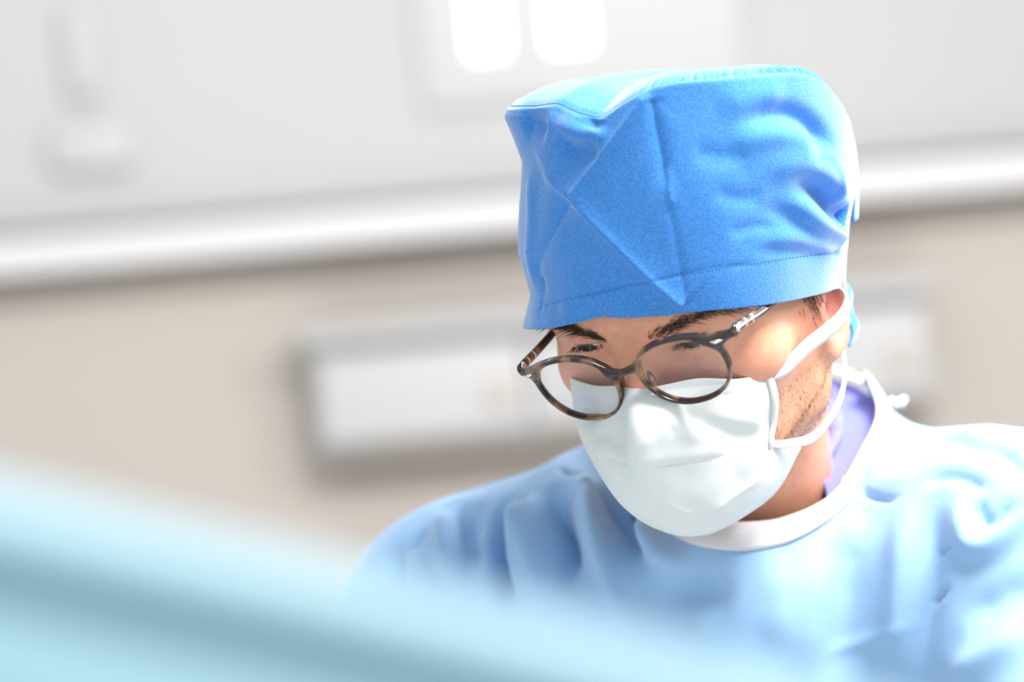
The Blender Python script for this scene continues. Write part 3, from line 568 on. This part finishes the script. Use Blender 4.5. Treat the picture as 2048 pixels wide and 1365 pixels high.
# ------------------------------------------------------------------ eyeglasses
LS, LW, LH = .034, .0243, .0213                    # half distance of lens centres, lens half sizes
def panto(x, z):                                   # rounded pantoscopic outline: flatter on top
    zz = np.where(z > 0, z / (LH * .98), z / (LH * 1.03)); xx = x / (LW * (1 + .06 * np.clip(z / LH, -1, 1)))
    return (np.power(np.abs(xx) ** 2.25 + np.abs(zz) ** 2.25 + 1e-9, 1 / 2.25) - 1) * LH
def gfront(q):
    ax = np.abs(q[..., 0]); m = np.stack([ax, q[..., 1], q[..., 2]], -1)
    yb = q[..., 1] - .0018 * (ax / .034) ** 2 + .0009     # slight face wrap
    d2 = panto(ax - LS, q[..., 2]); w_ = .0010 + .0005 * np.clip(q[..., 2] / LH, -1, 1)
    dx = np.abs(d2 - .0009) - w_ * .5; dy = np.abs(yb - .0004) - .0016
    rim = np.sqrt(np.maximum(dx, 0) ** 2 + np.maximum(dy, 0) ** 2) + np.minimum(np.maximum(dx, dy), 0) - .0007
    mb = np.stack([ax, yb, q[..., 2]], -1)
    rim = smin(rim, rc(mb, (.052, .0005, .0135), (.0675, .003, .0125), .0040, .0026), .006)
    br = rc(mb, (.0, -.0022, .0085), (.0145, .0, .0100), .0021, .0026); br = smin(br, rc(mb, (.0128, .001, -.003), (.0115, .0035, .004), .0012, .0016), .004)
    d = smin(rim, br, .004)
    return smax(d, -np.maximum(panto(ax - LS, q[..., 2]) + .0000, np.abs(yb) - .01), .0008)
gv, gf = surface(gfront, V3(-.075, -.008, -.030), V3(.075, .012, .030), .00045)
glasses = thing('eyeglasses', 'round tortoiseshell eyeglasses low on the surgeon\'s nose', 'glasses', GT)
link('frame_front', G(gv), gf, MT['tortoise'], GT, glasses)
for s in (-1, 1):
    vv, ff = [], []; nr, ns = 10, 56
    for k, y0 in ((0, -.0006), (1, .0008)):
        for i in range(nr + 1):
            r_ = i / nr
            for j in range(ns):
                a = 2 * math.pi * j / ns; lo_, hi_ = 0.0, .04
                for _ in range(22):
                    md = (lo_ + hi_) / 2
                    if panto(np.array(md * math.cos(a)), np.array(md * math.sin(a))) < .0004: lo_ = md
                    else: hi_ = md
                x, z = lo_ * r_ * math.cos(a), lo_ * r_ * math.sin(a); X = s * (LS + x)
                vv.append((X, y0 + .0018 * ((LS + x) / .034) ** 2 - .0009 - .0022 * (1 - r_ ** 2), z))
    g1 = grid_faces(ns, nr + 1, True); m_ = (nr + 1) * ns; fa = [tuple(q) for q in g1] + [tuple(q[::-1] + m_) for q in g1]
    fa += [(nr * ns + j, nr * ns + (j + 1) % ns, m_ + nr * ns + (j + 1) % ns, m_ + nr * ns + j) for j in range(ns)]
    link('lens', G(np.array(vv)), fa, MT['lens'], G((s * LS, 0, 0)), glasses)
    hp = V3(s * .0685, .0085, .0122)
    earg = (H((s * .0715, .006, .018)) - GT) @ GR
    tip = (H((s * .0735, .030, -.006)) - GT) @ GR
    path = spline([hp, hp + V3(s * .0015, .006, 0), hp * .62 + earg * .38 + V3(s * .0012, 0, 0), earg, earg * .5 + tip * .5 + V3(0, .004, .002), tip], 40)
    rad = np.interp(np.linspace(0, 1, 40), [0, .1, .35, 1], [.0029, .0033, .0027, .0028])
    vv, ff = tube(G(path), rad, 12, up=GR @ V3(0, 0, 1), flat=.55); arm = link('temple_arm', vv, ff, MT['tortoise'], G(hp), glasses)
    for c_, L_ in ((.30, .022), ):
        sub = G(path[3:17]) ; out_ = GR @ V3(s, 0, 0) * .0016; vv, ff = tube(sub + out_, .0008, 8, up=GR @ V3(0, 0, 1)); link('metal_inlay', vv, ff, MT['silver'], G(path[8]), arm)
    for k in (10, 12):
        vv, ff = tube(G(path[[k, k + 1]]) * 1.0, .0030, 12, up=GR @ V3(0, 0, 1), flat=.75)
        P = path[k]; d = path[k + 1] - path[k]; d /= np.linalg.norm(d); vv, ff = tube(G(np.array([P - d * .0007, P, P + d * .0007])), .0028, 12, up=GR @ V3(0, 0, 1), flat=.72); link('metal_ring', vv, ff, MT['silver'], G(P), arm)
    vv, ff = box(-.0022, .0022, -.0014, .0036, -.0018, .0018, .0006); vv = G(np.array(vv) + hp + V3(s * .0010, .003, .001)); link('hinge', vv, ff, MT['silver'], G(hp), glasses)
    vv, ff = tube(G(np.array([(s * .0575, .0010, .0155), (s * .0605, .0014, .0143), (s * .064, .0034, .0134)])), np.array([.0004, .0011, .0003]), 8); link('rivet', vv, ff, MT['silver'], G((s * .0605, .0014, .0143)), glasses)
    vv, ff = uvs(V3(s * .0105, .0035, -.004), 1, V3(s, .5, 0), .001, math.pi - .001, 8, 14); vv = (vv - V3(s * .0105, .0035, -.004)) * V3(.0014, .0022, .0055) + V3(s * .0105, .0035, -.004); link('nose_pad', G(vv), ff, MT['tortoise'], G((s * .0105, .0035, -.004)), glasses)

# ------------------------------------------------------------------ face mask
MK = np.array([  # rows from top edge to under the chin, columns from the person's right cheek to the left cheek (head frame, millimetres)
    [(-63, -44, -12), (-55, -76, 3), (-33, -92, 5), (-13, -101, 8), (0, -109, 10), (13, -103, 7), (32, -94, 5), (51, -83, -3), (62, -64, -11)],
    [(-64, -44, -22), (-56, -81, -12), (-34, -99, -8), (-14, -112, -10), (0, -126, -9), (13, -119, -12), (32, -102, -15), (52, -84, -20), (62, -66, -26)],
    [(-63, -44, -34), (-55, -86, -28), (-33, -113, -26), (-15, -125, -32), (0, -130, -33), (13, -122, -35), (31, -107, -37), (50, -82, -38), (57, -66, -40)],
    [(-60, -44, -44), (-49, -86, -47), (-29, -117, -50), (-14, -124, -55), (0, -124, -58), (13, -120, -60), (30, -107, -60), (48, -84, -56), (53, -70, -53)],
    [(-56, -46, -54), (-42, -78, -66), (-24, -108, -72), (-12, -114, -76), (0, -114, -82), (12, -110, -84), (28, -98, -84), (45, -75, -77), (53, -52, -66)],
    [(-52, -46, -62), (-36, -72, -80), (-20, -92, -90), (-10, -98, -92), (0, -86, -101), (10, -82, -101), (22, -73, -99), (38, -52, -94), (52, -34, -77)]], float) / 1000
MU, MV = 170, 120
tmp = np.stack([spline(r, MU) for r in MK]); mk = np.stack([spline(tmp[:, j], MV) for j in range(MU)], 1).reshape(-1, 3)
mf = grid_faces(MU, MV); mw = H(mk)
if (vnormals(mw, mf).mean(0) @ (HR @ V3(0, -1, 0))) < 0: mf = mf[:, ::-1]
mc = Cloth(mw, mf)
MASK_FOLDS = [
    ([(1185, 908), (1250, 926), (1330, 932), (1450, 912), (1552, 888)], .0018, -.0022, 'crease', (.05, .05)), ([(1185, 895), (1250, 912), (1330, 918), (1450, 898), (1545, 876)], .005, .0016, 'ridge', (.1, .1)),
    ([(1262, 788), (1350, 778), (1450, 768), (1545, 758)], .0010, -.0008, 'crease', (.05, .05)), ([(1150, 790), (1200, 800), (1245, 806)], .0010, -.0009, 'crease', (.05, .05)), ([(1155, 812), (1200, 822), (1245, 828)], .0010, -.0009, 'crease', (.05, .05)),
    ([(1245, 806), (1350, 800), (1450, 790), (1546, 772)], .0010, -.0006, 'crease', (.02, .02)), ([(1335, 800), (1400, 845), (1470, 868), (1530, 875)], .006, -.0026, 'ridge'), ([(1330, 830), (1390, 868), (1450, 885)], .005, .0018, 'ridge'), ([(1400, 820), (1470, 840), (1535, 850)], .006, .0016, 'ridge'),
    ([(1285, 945), (1305, 985), (1350, 1015), (1400, 1035)], .004, .0018, 'crease'), ([(1412, 1032), (1470, 990), (1530, 945)], .005, .0018, 'crease'), ([(1330, 960), (1400, 955), (1500, 930)], .012, -.0015, 'ridge'),
    ([(1262, 790), (1275, 850), (1285, 915)], .006, .0020, 'ridge'), ([(1205, 850), (1220, 880), (1260, 900)], .006, -.0020, 'ridge'), ([(1180, 830), (1200, 870), (1210, 900)], .005, -.0012, 'ridge'), ([(1330, 868), (1360, 850), (1400, 830)], .004, -.0010, 'ridge'),
    ([(1220, 945), (1270, 990), (1330, 1030)], .006, -.0015, 'ridge')]
for line, w_, a_, *mode in MASK_FOLDS: mc.fold(line, w_, a_ * .7, *mode)
mw2 = mc.out() + mc.n * (noise3(mk, 70, 21) * .0008 + noise3(mk, 190, 22, 9) * .00015)[:, None]
mask = thing('face_mask', 'white pleated surgical face mask covering nose, mouth and chin', 'mask', H((0, -.09, -.08)))
o = link('mask_panel', mw2, mf, MT['mask'], H((0, -.09, -.08)), mask); solidify(o, .0009)
MWG = mw2.reshape(MV, MU, 3); MNG = mc.n.reshape(MV, MU, 3)
def ribbon(path, width_dir, width, n=60):
    P = spline(path, n); wd = spline(width_dir, n); wd /= np.linalg.norm(wd, axis=1)[:, None]; k = np.linspace(-.5, .5, 5)
    width = np.interp(np.linspace(0, 1, n), np.linspace(0, 1, len(width)), width)
    vv = P[:, None] + wd[:, None] * (k[None, :] * width[:, None])[..., None]; return vv.reshape(-1, 3), grid_faces(5, n)
for s, j in ((-1, 0), (1, MU - 1)):
    edge = MWG[:, j] + MNG[:, j] * .0008; k0 = int(MV * .0); k1 = int(MV * .60)
    inw = (MWG[:, j + (6 if s < 0 else -6)] - MWG[:, j]); inw /= np.linalg.norm(inw, axis=1)[:, None]
    vv = np.stack([edge[k0:k1] - inw[k0:k1] * .0008, edge[k0:k1] + inw[k0:k1] * .002 + MNG[k0:k1, j] * .0008, edge[k0:k1] + inw[k0:k1] * .0045], 1).reshape(-1, 3)
    o = link('edge_binding', vv, grid_faces(3, k1 - k0), MT['strap'], MWG[30, j], mask); solidify(o, .0008)
    c0 = (MWG[3, j] - HT) @ HR; c1 = (MWG[k1, j] - HT) @ HR
    up_ = [c0 + V3(-s * .002, -.002, 0), c0 + V3(s * .006, .006, .001), V3(s * .0745, -.036, -.011), V3(s * .0835, -.006, -.012), V3(s * .0855, .010, -.008), V3(s * .074, .026, -.006)]
    vv, ff = ribbon([H(x) for x in up_], [HR @ np.array(x) for x in ((0, .2, 1), (0, .1, 1), (.25 * s, -.1, 1), (.2 * s, -.2, 1), (.1 * s, -.2, 1), (0, -.2, 1))], [.004, .008, .0115, .0115, .010, .008]); o = link('upper_strap', vv, ff, MT['strap'], H(up_[0]), mask); solidify(o, .0009)
    lo_p = [c1 + V3(-s * .002, -.006, .005), c1 + V3(s * .003, .010, -.006), V3(s * .064, -.035, -.069), V3(s * .0715, -.004, -.062), V3(s * .069, .022, -.046), V3(s * .052, .050, -.036), V3(s * .02, .070, -.030)]
    vv, ff = ribbon([H(x) for x in lo_p], [HR @ np.array(x) for x in ((0, .3, 1), (0, .3, 1), (.1 * s, .2, 1), (.1 * s, 0, 1), (0, -.1, 1), (0, 0, 1), (0, 0, 1))], [.004, .005, .006, .006, .0055, .005, .005]); o = link('lower_strap', vv, ff, MT['strap'], H(lo_p[0]), mask); solidify(o, .0009)

# ------------------------------------------------------------------ foreground drape
DD = 0.62
def drape():
    rows = []
    a = [(-500, 925), (0, 1040), (700, 1210), (1250, 1350), (1900, 1530)]; A = np.array([W(x, y, DD) for x, y in a]); base = spline(A, 60)
    prof = [(.76, -.26), (.45, -.20), (.20, -.12), (.10, -.05), (.060, -.014), (.040, .001), (.025, .003), (.008, 0), (.001, -.004), (.000, -.009), (.000, -.014), (-.004, -.019), (-.011, -.025), (-.022, -.036), (-.030, -.052), (-.038, -.09), (-.042, -.16)]   # (depth, height): negative depth is nearer; far unseen rows added to bounce light up
    pr = spline(np.array([(y, z, 0) for y, z in prof]), 90)
    T = np.gradient(base, axis=0); T /= np.linalg.norm(T, axis=1)[:, None]; up = np.cross(T, FWD); up *= np.sign(up @ UP)[:, None]
    for y, z, _ in pr: rows.append(base + FWD * y + up * z)
    return np.concatenate(rows), grid_faces(60, 90)
vv, ff = drape(); vv = vv + (noise3(vv, 40, 31) * .0015)[:, None] * UP
dr = link('surgical_drape', vv, ff, MT['drape'], vv.mean(0)); solidify(dr, .002)
tag(dr, 'blurred aqua surgical drape sloping across the near foreground', 'drape')
